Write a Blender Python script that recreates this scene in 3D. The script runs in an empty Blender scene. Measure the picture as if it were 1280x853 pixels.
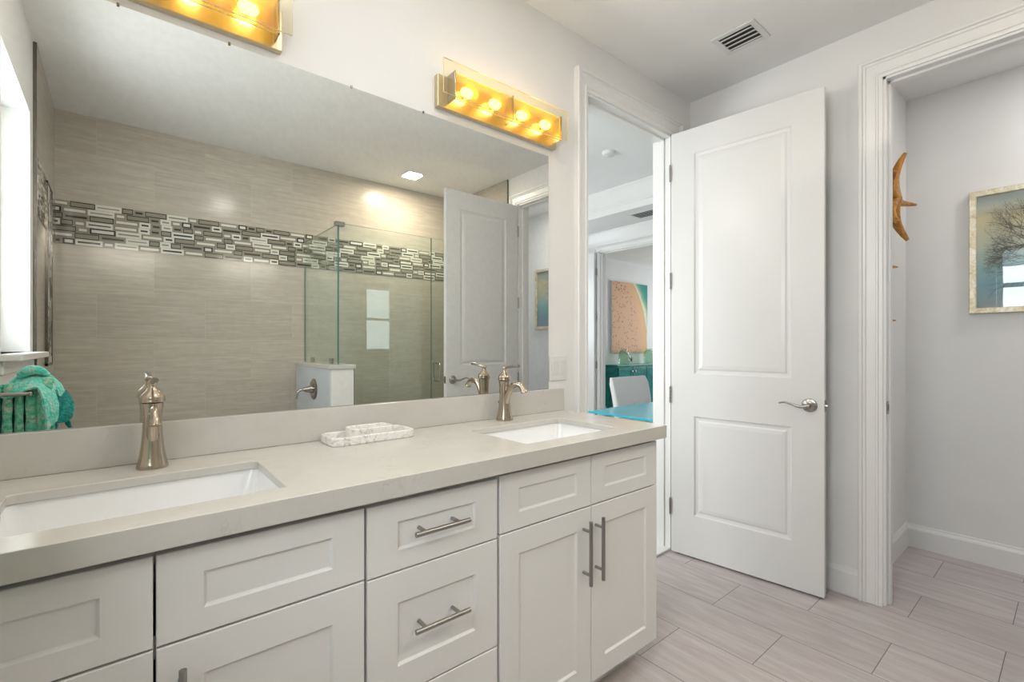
import bpy, bmesh, math, random
from mathutils import Vector, Matrix
random.seed(7)
S = bpy.context.scene
COL = S.collection
PI = math.pi

# ------------------------------------------------------------------ camera
cd = bpy.data.cameras.new('camera'); cam = bpy.data.objects.new('camera', cd); COL.objects.link(cam)
cam.location = (0, 0, 1.219)
cam.rotation_euler = (PI/2, 0, math.radians(50.284 - 90))
cd.sensor_width = 36; cd.lens = 592.9/1280*36; cd.shift_y = 4.57/1280; cd.clip_start = .02
S.camera = cam
# ------------------------------------------------------------------ view + world
S.view_settings.view_transform = 'Standard'; S.view_settings.look = 'None'
S.view_settings.gamma = 1; S.view_settings.use_curve_mapping = False
S.view_settings.exposure = 0.42
W = bpy.data.worlds.new('world'); S.world = W; W.use_nodes = True
bg = W.node_tree.nodes['Background']; bg.inputs[0].default_value = (.80, .90, 1, 1); bg.inputs[1].default_value = 2.2

def area(name, loc, direction, sx, sy, power, color=(1, 1, 1), spread=180):
    l = bpy.data.lights.new(name, 'AREA'); l.shape = 'RECTANGLE'; l.size = sx; l.size_y = sy
    l.energy = power; l.color = color; l.spread = math.radians(spread)
    o = bpy.data.objects.new(name, l); COL.objects.link(o); o.location = loc
    o.rotation_euler = Vector(direction).to_track_quat('-Z', 'Y').to_euler()
    return o
FILL_DAY = (1.0, .985, .965)
area('window_daylight', (-.525, .26, 1.76), (1, 0, .0), 1.14, .72, 22, (.985, .99, 1))
area('bedroom_window_daylight', (4.05, 5.20, 1.70), (0, -1, 0), .88, 1.24, 8, (.95, .975, 1))
area('bedroom_side_fill', (.02, 3.3, 1.6), (1, 0, 0), 1.6, 1.6, 60, FILL_DAY)  # added fill for the bedroom, through an unseen invented window
area('dining_fill', (9.6, 3.8, 1.6), (-1, 0, 0), 1.6, 1.6, 42, FILL_DAY)  # added fill for the dining room, through an unseen invented window
area('vanity_fill_beam', (.85, .62, 2.712), (0, 0, -1), .16, .16, 5.0, (1, .97, .93))  # added fill from an unseen ceiling lamp
area('shower_downlight_beam', (2.0, -.665, 2.708), (0, 0, -1), .13, .13, 12, (1, .86, .66))
for _x, _z in ((1.234, 2.19), (.069, 2.178)):
    area('vanity_light_glow', (_x, 1.455, _z), (0, -1, -.15), .60, .14, 4.4, (1, .95, .88))
area('closet_fill_beam', (3.28, -.30, 2.688), (0, 0, -1), .16, .16, 4.9, (1, .97, .94))  # added fill so the closet is lit, lamp out of view

# ------------------------------------------------------------------ materials
def new_mat(name):
    m = bpy.data.materials.new(name); m.use_nodes = True
    nt = m.node_tree; p = nt.nodes['Principled BSDF']
    return m, nt, p
def ramp(nt, fac, stops):
    r = nt.nodes.new('ShaderNodeValToRGB'); e = r.color_ramp.elements
    while len(e) < len(stops): e.new(.5)
    for k, (pos, c) in enumerate(stops):
        e[k].position = pos; e[k].color = (*c, 1) if len(c) == 3 else c
    nt.links.new(fac, r.inputs[0]); return r
def noise(nt, vec, scale, detail=4, rough=.5, dist=0):
    n = nt.nodes.new('ShaderNodeTexNoise'); n.inputs['Scale'].default_value = scale
    n.inputs['Detail'].default_value = detail; n.inputs['Roughness'].default_value = rough
    n.inputs['Distortion'].default_value = dist
    if vec is not None: nt.links.new(vec, n.inputs['Vector'])
    return n
def bump(nt, p, h, strength, dist=.002):
    b = nt.nodes.new('ShaderNodeBump'); b.inputs['Strength'].default_value = strength
    b.inputs['Distance'].default_value = dist
    nt.links.new(h, b.inputs['Height']); nt.links.new(b.outputs[0], p.inputs['Normal'])
def worldpos(nt):
    return nt.nodes.new('ShaderNodeNewGeometry').outputs['Position']
def combine(nt, vec, order, off=(0, 0, 0), scale=(1, 1, 1)):
    s = nt.nodes.new('ShaderNodeSeparateXYZ'); nt.links.new(vec, s.inputs[0])
    c = nt.nodes.new('ShaderNodeCombineXYZ')
    for i, ax in enumerate(order):
        if ax is None: continue
        m = nt.nodes.new('ShaderNodeMath'); m.operation = 'MULTIPLY_ADD'
        nt.links.new(s.outputs[ax], m.inputs[0]); m.inputs[1].default_value = scale[i]; m.inputs[2].default_value = off[i]
        nt.links.new(m.outputs[0], c.inputs[i])
    return c.outputs[0]
def mix(nt, a, b, fac, mode='MIX'):
    m = nt.nodes.new('ShaderNodeMix'); m.data_type = 'RGBA'; m.blend_type = mode
    for sock, v in ((m.inputs[6], a), (m.inputs[7], b)):
        if hasattr(v, 'is_linked') or hasattr(v, 'links'): nt.links.new(v, sock)
        else: sock.default_value = (*v, 1)
    if isinstance(fac, (int, float)): m.inputs[0].default_value = fac
    else: nt.links.new(fac, m.inputs[0])
    return m.outputs[2]

def paint(name, c, rough=.5, bscale=0, bstr=0, var=.02):
    m, nt, p = new_mat(name); pos = worldpos(nt)
    n = noise(nt, pos, 3, 2)
    lo = tuple(x*(1-var) for x in c); hi = tuple(min(1, x*(1+var)) for x in c)
    r = ramp(nt, n.outputs[0], [(.3, lo), (.7, hi)]); nt.links.new(r.outputs[0], p.inputs['Base Color'])
    p.inputs['Roughness'].default_value = rough
    if bscale:
        n2 = noise(nt, pos, bscale, 3); bump(nt, p, n2.outputs[0], bstr, .002)
    return m
def metal(name, c, rough=.3, aniso=True):
    m, nt, p = new_mat(name)
    p.inputs['Metallic'].default_value = 1
    n = noise(nt, worldpos(nt), 60, 2)
    r = ramp(nt, n.outputs[0], [(.3, tuple(x*.95 for x in c)), (.7, c)]); nt.links.new(r.outputs[0], p.inputs['Base Color'])
    p.inputs['Roughness'].default_value = rough
    return m
M = {}
M['wall'] = paint('wall_paint', (.80, .795, .785), .55, 90, .12)
M['ceiling'] = paint('ceiling_paint', (.83, .83, .825), .7, 55, .35)
M['trim'] = paint('trim_enamel', (.81, .81, .80), .28, 0, 0, .008)
M['door'] = paint('door_enamel', (.735, .733, .725), .30, 0, 0, .008)
M['cabinet'] = paint('cabinet_lacquer', (.80, .805, .80), .32, 0, 0, .008)
M['reveal_gap'] = paint('cabinet_shadow_carcass', (.16, .155, .145), .6)
M['vinyl'] = paint('window_vinyl', (.85, .87, .86), .3)
M['porcelain'] = paint('porcelain', (.88, .89, .90), .07, 0, 0, .004)
M['plastic'] = paint('white_plastic', (.74, .74, .725), .3)
M['nickel'] = metal('brushed_nickel', (.43, .41, .38), .24)
M['bronze_nickel'] = metal('warm_brushed_nickel', (.49, .42, .34), .22)
M['chrome'] = metal('polished_chrome', (.62, .62, .62), .1)
M['gold_chrome'] = metal('polished_plate_warm', (.66, .56, .38), .30)
M['steel'] = metal('brushed_steel', (.37, .365, .355), .34)
M['edge_trim'] = metal('tile_edge_metal', (.20, .185, .16), .25)
M['mirror'] = metal('mirror_silver', (.83, .855, .83), 0.0)
M['mirror_edge'] = paint('mirror_edge_dark', (.10, .12, .11), .3)
M['dark'] = paint('recess_shade', (.05, .05, .05), .7)
M['vent'] = paint('vent_enamel', (.74, .74, .73), .4)
M['rubber'] = paint('dark_rubber', (.04, .04, .04), .6)
M['bedroom_wall'] = paint('bedroom_paint', (.74, .735, .73), .6)
M['carpet'] = paint('bedroom_floor', (.42, .38, .33), .8)
M['wood'] = None

def mk_glass(name, tint, edge=False, rough=0.0, mixf=None):
    m = bpy.data.materials.new(name); m.use_nodes = True; nt = m.node_tree
    for n in list(nt.nodes):
        if n.type != 'OUTPUT_MATERIAL': nt.nodes.remove(n)
    out = [n for n in nt.nodes if n.type == 'OUTPUT_MATERIAL'][0]
    t = nt.nodes.new('ShaderNodeBsdfTransparent'); t.inputs[0].default_value = (*tint, 1)
    g = nt.nodes.new('ShaderNodeBsdfGlossy'); g.inputs['Roughness'].default_value = rough; g.inputs[0].default_value = (.95, 1, .97, 1)
    f = nt.nodes.new('ShaderNodeFresnel')
    ge = nt.nodes.new('ShaderNodeNewGeometry'); mi = nt.nodes.new('ShaderNodeMath'); mi.operation = 'MULTIPLY_ADD'
    nt.links.new(ge.outputs['Backfacing'], mi.inputs[0]); mi.inputs[1].default_value = 1/1.5-1.5; mi.inputs[2].default_value = 1.5
    nt.links.new(mi.outputs[0], f.inputs[0])
    mx = nt.nodes.new('ShaderNodeMixShader')
    nt.links.new(f.outputs[0], mx.inputs[0]); nt.links.new(t.outputs[0], mx.inputs[1]); nt.links.new(g.outputs[0], mx.inputs[2])
    nt.links.new(mx.outputs[0], out.inputs[0])
    return m
M['glass'] = mk_glass('shower_glass', (.945, .98, .965))
M['pane'] = mk_glass('window_glass', (.97, .985, .98))
M['jar_glass'] = mk_glass('green_jar_glass', (.80, .90, .83))
M['clear'] = mk_glass('clear_glass', (.985, .99, .985))
M['pale_amber'] = mk_glass('pale_amber_glass', (1, .97, .88))
M['amber'] = mk_glass('amber_glass', (1.0, .90, .50))
def mat_frost():
    m = M['amber']; nt = m.node_tree; out = [n for n in nt.nodes if n.type == 'OUTPUT_MATERIAL'][0]
    old = out.inputs[0].links[0].from_socket
    tr = nt.nodes.new('ShaderNodeBsdfTranslucent'); tr.inputs[0].default_value = (1, .70, .16, 1)
    df = nt.nodes.new('ShaderNodeBsdfDiffuse'); df.inputs[0].default_value = (.9, .62, .16, 1)
    a = nt.nodes.new('ShaderNodeMixShader'); a.inputs[0].default_value = .3; nt.links.new(tr.outputs[0], a.inputs[1]); nt.links.new(df.outputs[0], a.inputs[2])
    b_ = nt.nodes.new('ShaderNodeMixShader'); b_.inputs[0].default_value = .16; nt.links.new(old, b_.inputs[1]); nt.links.new(a.outputs[0], b_.inputs[2])
    nt.links.new(b_.outputs[0], out.inputs[0])
mat_frost()
M['glass_edge'] = paint('glass_cut_edge', (.10, .20, .185), .1)
M['clear_edge'] = paint('clear_glass_cut_edge', (.90, .80, .45), .1)

def emis(name, c, s):
    m, nt, p = new_mat(name); p.inputs['Base Color'].default_value = (*c, 1)
    p.inputs['Emission Color'].default_value = (*c, 1); p.inputs['Emission Strength'].default_value = s
    return m
M['bulb'] = emis('lit_bulb', (1, .68, .27), 14)
M['lamp_disc'] = emis('lit_downlight', (1, .93, .82), 14)

def mat_floor():
    m, nt, p = new_mat('floor_tile'); pos = worldpos(nt)
    v = combine(nt, pos, (1, 0, None), (-1.11, -1.858, 0))
    b = nt.nodes.new('ShaderNodeTexBrick'); nt.links.new(v, b.inputs['Vector'])
    b.offset = .5; b.offset_frequency = 2; b.squash = 1
    b.inputs['Scale'].default_value = 1; b.inputs['Brick Width'].default_value = .61; b.inputs['Row Height'].default_value = .285
    b.inputs['Mortar Size'].default_value = .0016; b.inputs['Mortar Smooth'].default_value = .1; b.inputs['Bias'].default_value = 0
    b.inputs['Color1'].default_value = (.0, .0, .0, 1); b.inputs['Color2'].default_value = (1, 1, 1, 1); b.inputs['Mortar'].default_value = (.5, .5, .5, 1)
    # wood-like streaks running along the length of each tile, shifted per tile
    sh = nt.nodes.new('ShaderNodeVectorMath'); sh.operation = 'MULTIPLY_ADD'
    nt.links.new(b.outputs[0], sh.inputs[0]); sh.inputs[1].default_value = (3, 7, 5); nt.links.new(pos, sh.inputs[2])
    sv = combine(nt, sh.outputs[0], (0, 1, None), (0, 0, 0), (16, 1.7, 1))
    n = noise(nt, sv, 1.6, 6, .62, .7)
    n2 = noise(nt, combine(nt, sh.outputs[0], (0, 1, None), (3, 1, 0), (60, 5, 1)), 1.5, 3, .5, .3)
    r = ramp(nt, n.outputs[0], [(.28, (.47, .41, .40)), (.5, (.54, .485, .475)), (.72, (.62, .575, .565))])
    r2 = ramp(nt, n2.outputs[0], [(.3, (.92, .92, .92)), (.7, (1.04, 1.04, 1.04))])
    c = mix(nt, r.outputs[0], r2.outputs[0], 1, 'MULTIPLY')
    tv = ramp(nt, b.outputs[0], [(0, (.94, .93, .93)), (1, (1.04, 1.03, 1.03))])
    c = mix(nt, c, tv.outputs[0], 1, 'MULTIPLY')
    c = mix(nt, c, (.17, .14, .13), b.outputs['Fac'])
    nt.links.new(c, p.inputs['Base Color'])
    p.inputs['Roughness'].default_value = .38
    inv = nt.nodes.new('ShaderNodeMath'); inv.operation = 'SUBTRACT'; inv.inputs[0].default_value = 1; nt.links.new(b.outputs['Fac'], inv.inputs[1])
    bump(nt, p, inv.outputs[0], .35, .0015)
    return m
M['floor'] = mat_floor()

def mat_walltile(name, ax, off):
    m, nt, p = new_mat(name); pos = worldpos(nt)
    v = combine(nt, pos, (ax, 2, None), off)
    b = nt.nodes.new('ShaderNodeTexBrick'); nt.links.new(v, b.inputs['Vector'])
    b.offset = .5; b.offset_frequency = 2
    b.inputs['Scale'].default_value = 1; b.inputs['Brick Width'].default_value = .61; b.inputs['Row Height'].default_value = .305
    b.inputs['Mortar Size'].default_value = .0012; b.inputs['Mortar Smooth'].default_value = .1; b.inputs['Bias'].default_value = 0
    b.inputs['Color1'].default_value = (0, 0, 0, 1); b.inputs['Color2'].default_value = (1, 1, 1, 1); b.inputs['Mortar'].default_value = (.5, .5, .5, 1)
    sh = nt.nodes.new('ShaderNodeVectorMath'); sh.operation = 'MULTIPLY_ADD'
    nt.links.new(b.outputs[0], sh.inputs[0]); sh.inputs[1].default_value = (5, 5, 7); nt.links.new(pos, sh.inputs[2])
    sc = [2.6, 2.6, 42]
    sv = combine(nt, sh.outputs[0], (0, 1, 2), (0, 0, 0), sc)
    n = noise(nt, sv, 1.4, 6, .6, .8)
    r = ramp(nt, n.outputs[0], [(.28, (.41, .375, .325)), (.5, (.455, .42, .37)), (.72, (.51, .48, .43))])
    tv = ramp(nt, b.outputs[0], [(0, (.95, .95, .94)), (1, (1.05, 1.04, 1.03))])
    c = mix(nt, r.outputs[0], tv.outputs[0], 1, 'MULTIPLY')
    c = mix(nt, c, (.49, .46, .41), b.outputs['Fac'])
    nt.links.new(c, p.inputs['Base Color']); p.inputs['Roughness'].default_value = .19
    return m
M['tile_back'] = mat_walltile('shower_tile_back', 0, (.11, -.34, 0))
M['tile_side'] = mat_walltile('shower_tile_side', 1, (.1, -.34, 0))
M['sheen_tile'] = paint('tile_window_sheen', (.60, .64, .68), .12)  # pale tone stands for the window's reflection on polished tile
M['mos_white'] = paint('mosaic_white', (.68, .67, .62), .1)
M['mos_grey'] = paint('mosaic_olive_grey', (.27, .25, .20), .1)
M['mos_dark'] = paint('mosaic_charcoal', (.045, .043, .038), .1)
M['mos_grout'] = paint('mosaic_grout', (.42, .40, .36), .6)

def mat_quartz():
    m, nt, p = new_mat('quartz'); pos = worldpos(nt)
    n = noise(nt, pos, 2.6, 5, .6, 1.2)
    base = ramp(nt, n.outputs[0], [(.35, (.575, .562, .525)), (.65, (.62, .610, .578))])
    n2 = noise(nt, pos, 3.5, 7, .7, 1.5)
    sub = nt.nodes.new('ShaderNodeMath'); sub.operation = 'SUBTRACT'; nt.links.new(n2.outputs[0], sub.inputs[0]); sub.inputs[1].default_value = .5
    ab = nt.nodes.new('ShaderNodeMath'); ab.operation = 'ABSOLUTE'; nt.links.new(sub.outputs[0], ab.inputs[0])
    n3 = noise(nt, pos, 9, 3)
    vein = ramp(nt, ab.outputs[0], [(0, (.30, .30, .30)), (.006, (.15, .15, .15)), (.014, (0, 0, 0))])
    msk = ramp(nt, n3.outputs[0], [(.50, (0, 0, 0)), (.62, (1, 1, 1))])
    mm = mix(nt, vein.outputs[0], msk.outputs[0], 1, 'MULTIPLY')
    c = mix(nt, base.outputs[0], (.36, .33, .28), mm)
    nt.links.new(c, p.inputs['Base Color']); p.inputs['Roughness'].default_value = .16
    return m
M['quartz'] = mat_quartz()
def mat_marble():
    m, nt, p = new_mat('tray_marble'); tc = nt.nodes.new('ShaderNodeTexCoord')
    n = noise(nt, tc.outputs['Object'], 30, 6, .65, 2.0)
    r = ramp(nt, n.outputs[0], [(.30, (.36, .33, .30)), (.42, (.72, .70, .67)), (.52, (.86, .85, .83))])
    nt.links.new(r.outputs[0], p.inputs['Base Color']); p.inputs['Roughness'].default_value = .2
    return m
M['marble'] = mat_marble()
def mat_towel(name, a, b_, c_):
    m, nt, p = new_mat(name); tc = nt.nodes.new('ShaderNodeTexCoord')
    n = noise(nt, tc.outputs['Object'], 55, 4, .6, .6)
    w = nt.nodes.new('ShaderNodeTexVoronoi'); w.inputs['Scale'].default_value = 120; nt.links.new(tc.outputs['Object'], w.inputs['Vector'])
    r = ramp(nt, n.outputs[0], [(.36, a), (.50, b_), (.64, c_)])
    nt.links.new(r.outputs[0], p.inputs['Base Color']); p.inputs['Roughness'].default_value = .95
    p.inputs['Sheen Weight'].default_value = .4
    bump(nt, p, w.outputs[0], .9, .004)
    return m
M['towel'] = mat_towel('towel_green_weave', (.05, .50, .30), (.16, .58, .40), (.48, .55, .46))
M['towel_top'] = mat_towel('towel_aqua_face', (.06, .60, .48), (.16, .72, .60), (.45, .66, .58))
M['towel_in'] = mat_towel('towel_deep_teal', (.0, .16, .15), (.0, .24, .22), (.02, .34, .30))  # on the back folds this tone stands for shade
def mat_wood():
    m, nt, p = new_mat('carved_wood'); tc = nt.nodes.new('ShaderNodeTexCoord')
    n = noise(nt, tc.outputs['Object'], 18, 5, .6, 1.5)
    r = ramp(nt, n.outputs[0], [(.35, (.30, .12, .02)), (.6, (.62, .29, .04))])
    nt.links.new(r.outputs[0], p.inputs['Base Color']); p.inputs['Roughness'].default_value = .35
    return m
M['wood'] = mat_wood()
def mat_teal():
    m, nt, p = new_mat('teal_lacquer'); pos = worldpos(nt)
    n = noise(nt, pos, 5, 5, .6, 1)
    r = ramp(nt, n.outputs[0], [(.3, (.0, .13, .13)), (.7, (.01, .30, .27))])
    nt.links.new(r.outputs[0], p.inputs['Base Color']); p.inputs['Roughness'].default_value = .25
    return m
M['teal'] = mat_teal()
M['turquoise'] = paint('turquoise_glass_top', (.012, .44, .58), .18)
M['leather'] = paint('white_upholstery', (.72, .71, .70), .5)
M['white_steel'] = paint('white_steel', (.88, .88, .88), .3)
def mat_leaf():
    m, nt, p = new_mat('champagne_leaf_frame'); pos = worldpos(nt)
    n = noise(nt, pos, 28, 5, .7, .8)
    r = ramp(nt, n.outputs[0], [(.35, (.52, .42, .24)), (.5, (.66, .60, .44)), (.65, (.80, .77, .68))])
    nt.links.new(r.outputs[0], p.inputs['Base Color']); p.inputs['Metallic'].default_value = .35; p.inputs['Roughness'].default_value = .4
    return m
M['leaf'] = mat_leaf()
M['gold'] = metal('gold_frame_edge', (.72, .46, .12), .35)
def mat_sunset():
    m, nt, p = new_mat('print_misty_tree'); pos = worldpos(nt)
    s = nt.nodes.new('ShaderNodeSeparateXYZ'); nt.links.new(pos, s.inputs[0])
    mr = nt.nodes.new('ShaderNodeMapRange'); mr.inputs[1].default_value = 1.42; mr.inputs[2].default_value = 2.04; nt.links.new(s.outputs[2], mr.inputs[0])
    n = noise(nt, combine(nt, pos, (1, 2, None), (0, 0, 0), (1.5, 9, 1)), 1.5, 4)
    ad = nt.nodes.new('ShaderNodeMath'); ad.operation = 'MULTIPLY_ADD'; nt.links.new(n.outputs[0], ad.inputs[0]); ad.inputs[1].default_value = .16; nt.links.new(mr.outputs[0], ad.inputs[2])
    r = ramp(nt, ad.outputs[0], [(.05, (.30, .33, .36)), (.28, (.16, .34, .44)), (.42, (.20, .42, .46)), (.62, (.50, .54, .44)), (.88, (.66, .57, .36)), (1.0, (.38, .42, .38))])
    nt.links.new(r.outputs[0], p.inputs['Base Color']); p.inputs['Roughness'].default_value = .6
    return m
M['sunset'] = mat_sunset()
M['ink'] = paint('branch_ink', (.07, .065, .06), .7)
def mat_beach():
    m, nt, p = new_mat('print_beach'); pos = worldpos(nt)
    # u: 0..1 left to right, v: 0..1 bottom to top
    uv = combine(nt, pos, (0, 2, None), (-6.77/1.07, -1.07/1.29, 0), (1/1.07, 1/1.29, 1))
    s = nt.nodes.new('ShaderNodeSeparateXYZ'); nt.links.new(uv, s.inputs[0])
    def mth(op, a, b=None, c=None):
        k = nt.nodes.new('ShaderNodeMath'); k.operation = op
        for i, q in enumerate((a, b, c)):
            if q is None: continue
            if isinstance(q, (int, float)): k.inputs[i].default_value = q
            else: nt.links.new(q, k.inputs[i])
        return k.outputs[0]
    wob = noise(nt, uv, 4, 3)
    x = mth('MULTIPLY_ADD', wob.outputs[0], .12, s.outputs[0]); y = s.outputs[1]
    y2 = mth('POWER', y, 3.0)
    d = mth('SUBTRACT', x, mth('MULTIPLY_ADD', y2, -.42, 1.02))      # >0 = past the shore line
    col = ramp(nt, mth('MULTIPLY_ADD', d, 1.0, .5), [(.30, (.66, .38, .22)), (.45, (.70, .40, .19)), (.50, (.55, .40, .20)), (.54, (.72, .72, .55)), (.60, (.30, .40, .24)), (.68, (.02, .30, .22)), (.8, (.0, .22, .20))])
    vo = nt.nodes.new('ShaderNodeTexVoronoi'); vo.inputs['Scale'].default_value = 26; nt.links.new(uv, vo.inputs['Vector'])
    dots = ramp(nt, vo.outputs[0], [(.22, (1, 1, 1)), (.30, (0, 0, 0))])
    msk = mth('LESS_THAN', d, -.22)
    pn = noise(nt, uv, 6, 2); pm = mth('GREATER_THAN', pn.outputs[0], .44)
    f = mth('MULTIPLY', mth('MULTIPLY', dots.outputs[0], msk), pm)
    c = mix(nt, col.outputs[0], (.14, .08, .07), f)
    nt.links.new(c, p.inputs['Base Color']); p.inputs['Roughness'].default_value = .6
    return m
M['beach'] = mat_beach()

# ------------------------------------------------------------------ mesh helpers
def wloc(o):
    v = Vector((0, 0, 0))
    while o is not None: v += Vector(o.location); o = o.parent
    return v
def smooth(me, on=True, angle=40):
    for f in me.polygons: f.use_smooth = on
    if on:
        try: me.set_sharp_from_angle(angle=math.radians(angle))
        except Exception: pass
def mk(name, bm, mat, parent=None, local=False, smo=None, label=None):
    """link a bmesh as one object; world coordinates unless local"""
    bmesh.ops.recalc_face_normals(bm, faces=bm.faces[:])
    me = bpy.data.meshes.new(name)
    if parent is not None and not local:
        o_ = wloc(parent); bmesh.ops.translate(bm, verts=bm.verts[:], vec=-o_); loc = Vector((0, 0, 0))
    elif parent is None and not local:
        xs = [v.co.x for v in bm.verts]; ys = [v.co.y for v in bm.verts]; zs = [v.co.z for v in bm.verts]
        loc = Vector(((min(xs)+max(xs))/2, (min(ys)+max(ys))/2, min(zs))); bmesh.ops.translate(bm, verts=bm.verts[:], vec=-loc)
    else: loc = Vector((0, 0, 0))
    bm.to_mesh(me); bm.free()
    for m_ in (mat if isinstance(mat, (list, tuple)) else [mat]): me.materials.append(m_)
    o = bpy.data.objects.new(name, me); COL.objects.link(o); o.location = loc
    if parent is not None: o.parent = parent
    if smo: smooth(me, True, smo if smo is not True else 40)
    if label: o['label'] = label
    return o
def thing(name, label, cat, loc, rotz=0, group=None):
    o = bpy.data.objects.new(name, None); COL.objects.link(o); o.empty_display_size = .05
    o.location = loc; o.rotation_euler = (0, 0, rotz); o['label'] = label; o['category'] = cat
    if group: o['group'] = group
    return o
def tag(o, label, cat, group=None):
    o['label'] = label; o['category'] = cat
    if group: o['group'] = group
    return o
def struct(o, label=None):
    o['kind'] = 'structure'
    if label: o['label'] = label
    return o
def NB(): return bmesh.new()
def box(bm, x0, x1, y0, y1, z0, z1, mi=0, bev=0):
    t = bmesh.new()
    vs = [t.verts.new(c) for c in ((x0,y0,z0),(x1,y0,z0),(x1,y1,z0),(x0,y1,z0),(x0,y0,z1),(x1,y0,z1),(x1,y1,z1),(x0,y1,z1))]
    for f in ((0,3,2,1),(4,5,6,7),(0,1,5,4),(1,2,6,5),(2,3,7,6),(3,0,4,7)): t.faces.new([vs[i] for i in f])
    if bev: bmesh.ops.bevel(t, geom=t.edges[:], offset=bev, segments=2, affect='EDGES', profile=.5)
    merge(bm, t, mi)
def merge(bm, t, mi=0, mat=None):
    if mat is not None: bmesh.ops.transform(t, matrix=mat, verts=t.verts[:])
    mp = {}
    for v in t.verts: mp[v] = bm.verts.new(v.co)
    for f in t.faces:
        try:
            nf = bm.faces.new([mp[v] for v in f.verts]); nf.material_index = mi if mi is not None else f.material_index
        except ValueError: pass
    t.free()
def tube(bm, pts, rad, seg=14, mi=0, flat=(1, 1), up=None, cap=True):
    pts = [Vector(p) for p in pts]; n = len(pts)
    if isinstance(rad, (int, float)): rad = [rad]*n
    rings = []; prev = None
    for i, p in enumerate(pts):
        t = (pts[min(i+1, n-1)] - pts[max(i-1, 0)]).normalized()
        if prev is None:
            a = Vector(up) if up else (Vector((0, 0, 1)) if abs(t.z) < .9 else Vector((1, 0, 0)))
            u = (a - t*a.dot(t)).normalized()
        else: u = (prev - t*prev.dot(t)).normalized()
        prev = u; w = t.cross(u)
        rings.append([bm.verts.new(p + (u*math.cos(2*PI*k/seg)*flat[0] + w*math.sin(2*PI*k/seg)*flat[1])*rad[i]) for k in range(seg)])
    for i in range(n-1):
        for k in range(seg):
            f = bm.faces.new((rings[i][k], rings[i][(k+1) % seg], rings[i+1][(k+1) % seg], rings[i+1][k])); f.material_index = mi
    if cap:
        for r in (rings[0], rings[-1]):
            f = bm.faces.new(r); f.material_index = mi
def cyl(bm, a, b, r, seg=20, mi=0, r2=None): tube(bm, [a, b], [r, r if r2 is None else r2], seg, mi)
def lathe(bm, prof, cx, cy, seg=32, mi=0, sq=0.0, axis='z', base=0):
    """prof: (r, h) pairs. sq blends towards a rounded square outline"""
    rings = []
    for r, h in prof:
        ring = []
        for k in range(seg):
            a = 2*PI*k/seg; q = 1 + sq*(1/max(abs(math.cos(a)), abs(math.sin(a))) - 1)
            x, y = r*q*math.cos(a), r*q*math.sin(a)
            if axis == 'z': co = (cx+x, cy+y, base+h)
            elif axis == 'y': co = (cx+x, base+h, cy+y)
            else: co = (base+h, cx+x, cy+y)
            ring.append(bm.verts.new(co))
        rings.append(ring)
    for i in range(len(rings)-1):
        for k in range(seg):
            f = bm.faces.new((rings[i][k], rings[i][(k+1) % seg], rings[i+1][(k+1) % seg], rings[i+1][k])); f.material_index = mi
    for r in (rings[0], rings[-1]):
        f = bm.faces.new(r); f.material_index = mi
def loft(bm, loops, cap0=True, cap1=True, mi=0):
    R = [[bm.verts.new(c) for c in lp] for lp in loops]; n = len(R[0])
    for i in range(len(R)-1):
        for k in range(n):
            f = bm.faces.new((R[i][k], R[i][(k+1) % n], R[i+1][(k+1) % n], R[i+1][k])); f.material_index = mi
    if cap0: bm.faces.new(R[0]).material_index = mi
    if cap1: bm.faces.new(R[-1]).material_index = mi
def rr(x0, x1, y0, y1, r, seg=5):
    """rounded rectangle outline, counter-clockwise"""
    out = []
    for cx, cy, a0 in ((x1-r, y0+r, -PI/2), (x1-r, y1-r, 0), (x0+r, y1-r, PI/2), (x0+r, y0+r, PI)):
        for k in range(seg+1):
            a = a0 + k/seg*PI/2; out.append((cx+r*math.cos(a), cy+r*math.sin(a)))
    return out
def bezier(pts, n=12):
    out = []
    P = [Vector(p) for p in pts]
    for i in range(len(P)-1):
        p0 = P[max(i-1, 0)]; p1 = P[i]; p2 = P[i+1]; p3 = P[min(i+2, len(P)-1)]
        for k in range(n):
            t = k/n
            out.append(.5*((2*p1) + (-p0+p2)*t + (2*p0-5*p1+4*p2-p3)*t*t + (-p0+3*p1-3*p2+p3)*t**3))
    out.append(P[-1]); return out

# ------------------------------------------------------------------ room dimensions
CE = 2.725      # ceiling
YV = 1.567      # vanity wall face
XW = 2.743      # door wall face
XL = -.325      # left wall face
YB = -1.063     # tiled back wall face
YT = -.21       # where the tile starts
TH = .115
OX0, OX1, OZ = 1.776, 2.540, 2.470      # doorway to the bedroom
CY0, CY1 = -.10, .600                   # doorway to the closet
WY0, WY1, WZ0, WZ1 = -.105, .632, 1.185, 2.335   # window

# ------------------------------------------------------------------ structure
b = NB(); box(b, XL-.3, XW+TH+1.1, YB-.15, YV, -.1, 0); struct(mk('floor', b, M['floor']), 'greige wood-look tile floor laid in a staggered pattern')
b = NB(); box(b, XL-.3, XW+TH, YB-.15, YV+TH, CE, CE+.1); struct(mk('ceiling', b, M['ceiling']), 'white textured bathroom ceiling')
b = NB()
box(b, XL-.2, OX0, YV, YV+TH, 0, CE); box(b, OX1, XW+TH, YV, YV+TH, 0, CE); box(b, OX0, OX1, YV, YV+TH, OZ, CE)
struct(mk('wall_back', b, M['wall']), 'white wall behind the double vanity')
b = NB()
box(b, XW, XW+TH, CY1, YV, 0, CE); box(b, XW, XW+TH, YB-.15, CY0, 0, CE); box(b, XW, XW+TH, CY0, CY1, OZ, CE)
struct(mk('wall_right', b, M['wall']), 'white wall with the closet doorway')
b = NB()
T2 = .19
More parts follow.
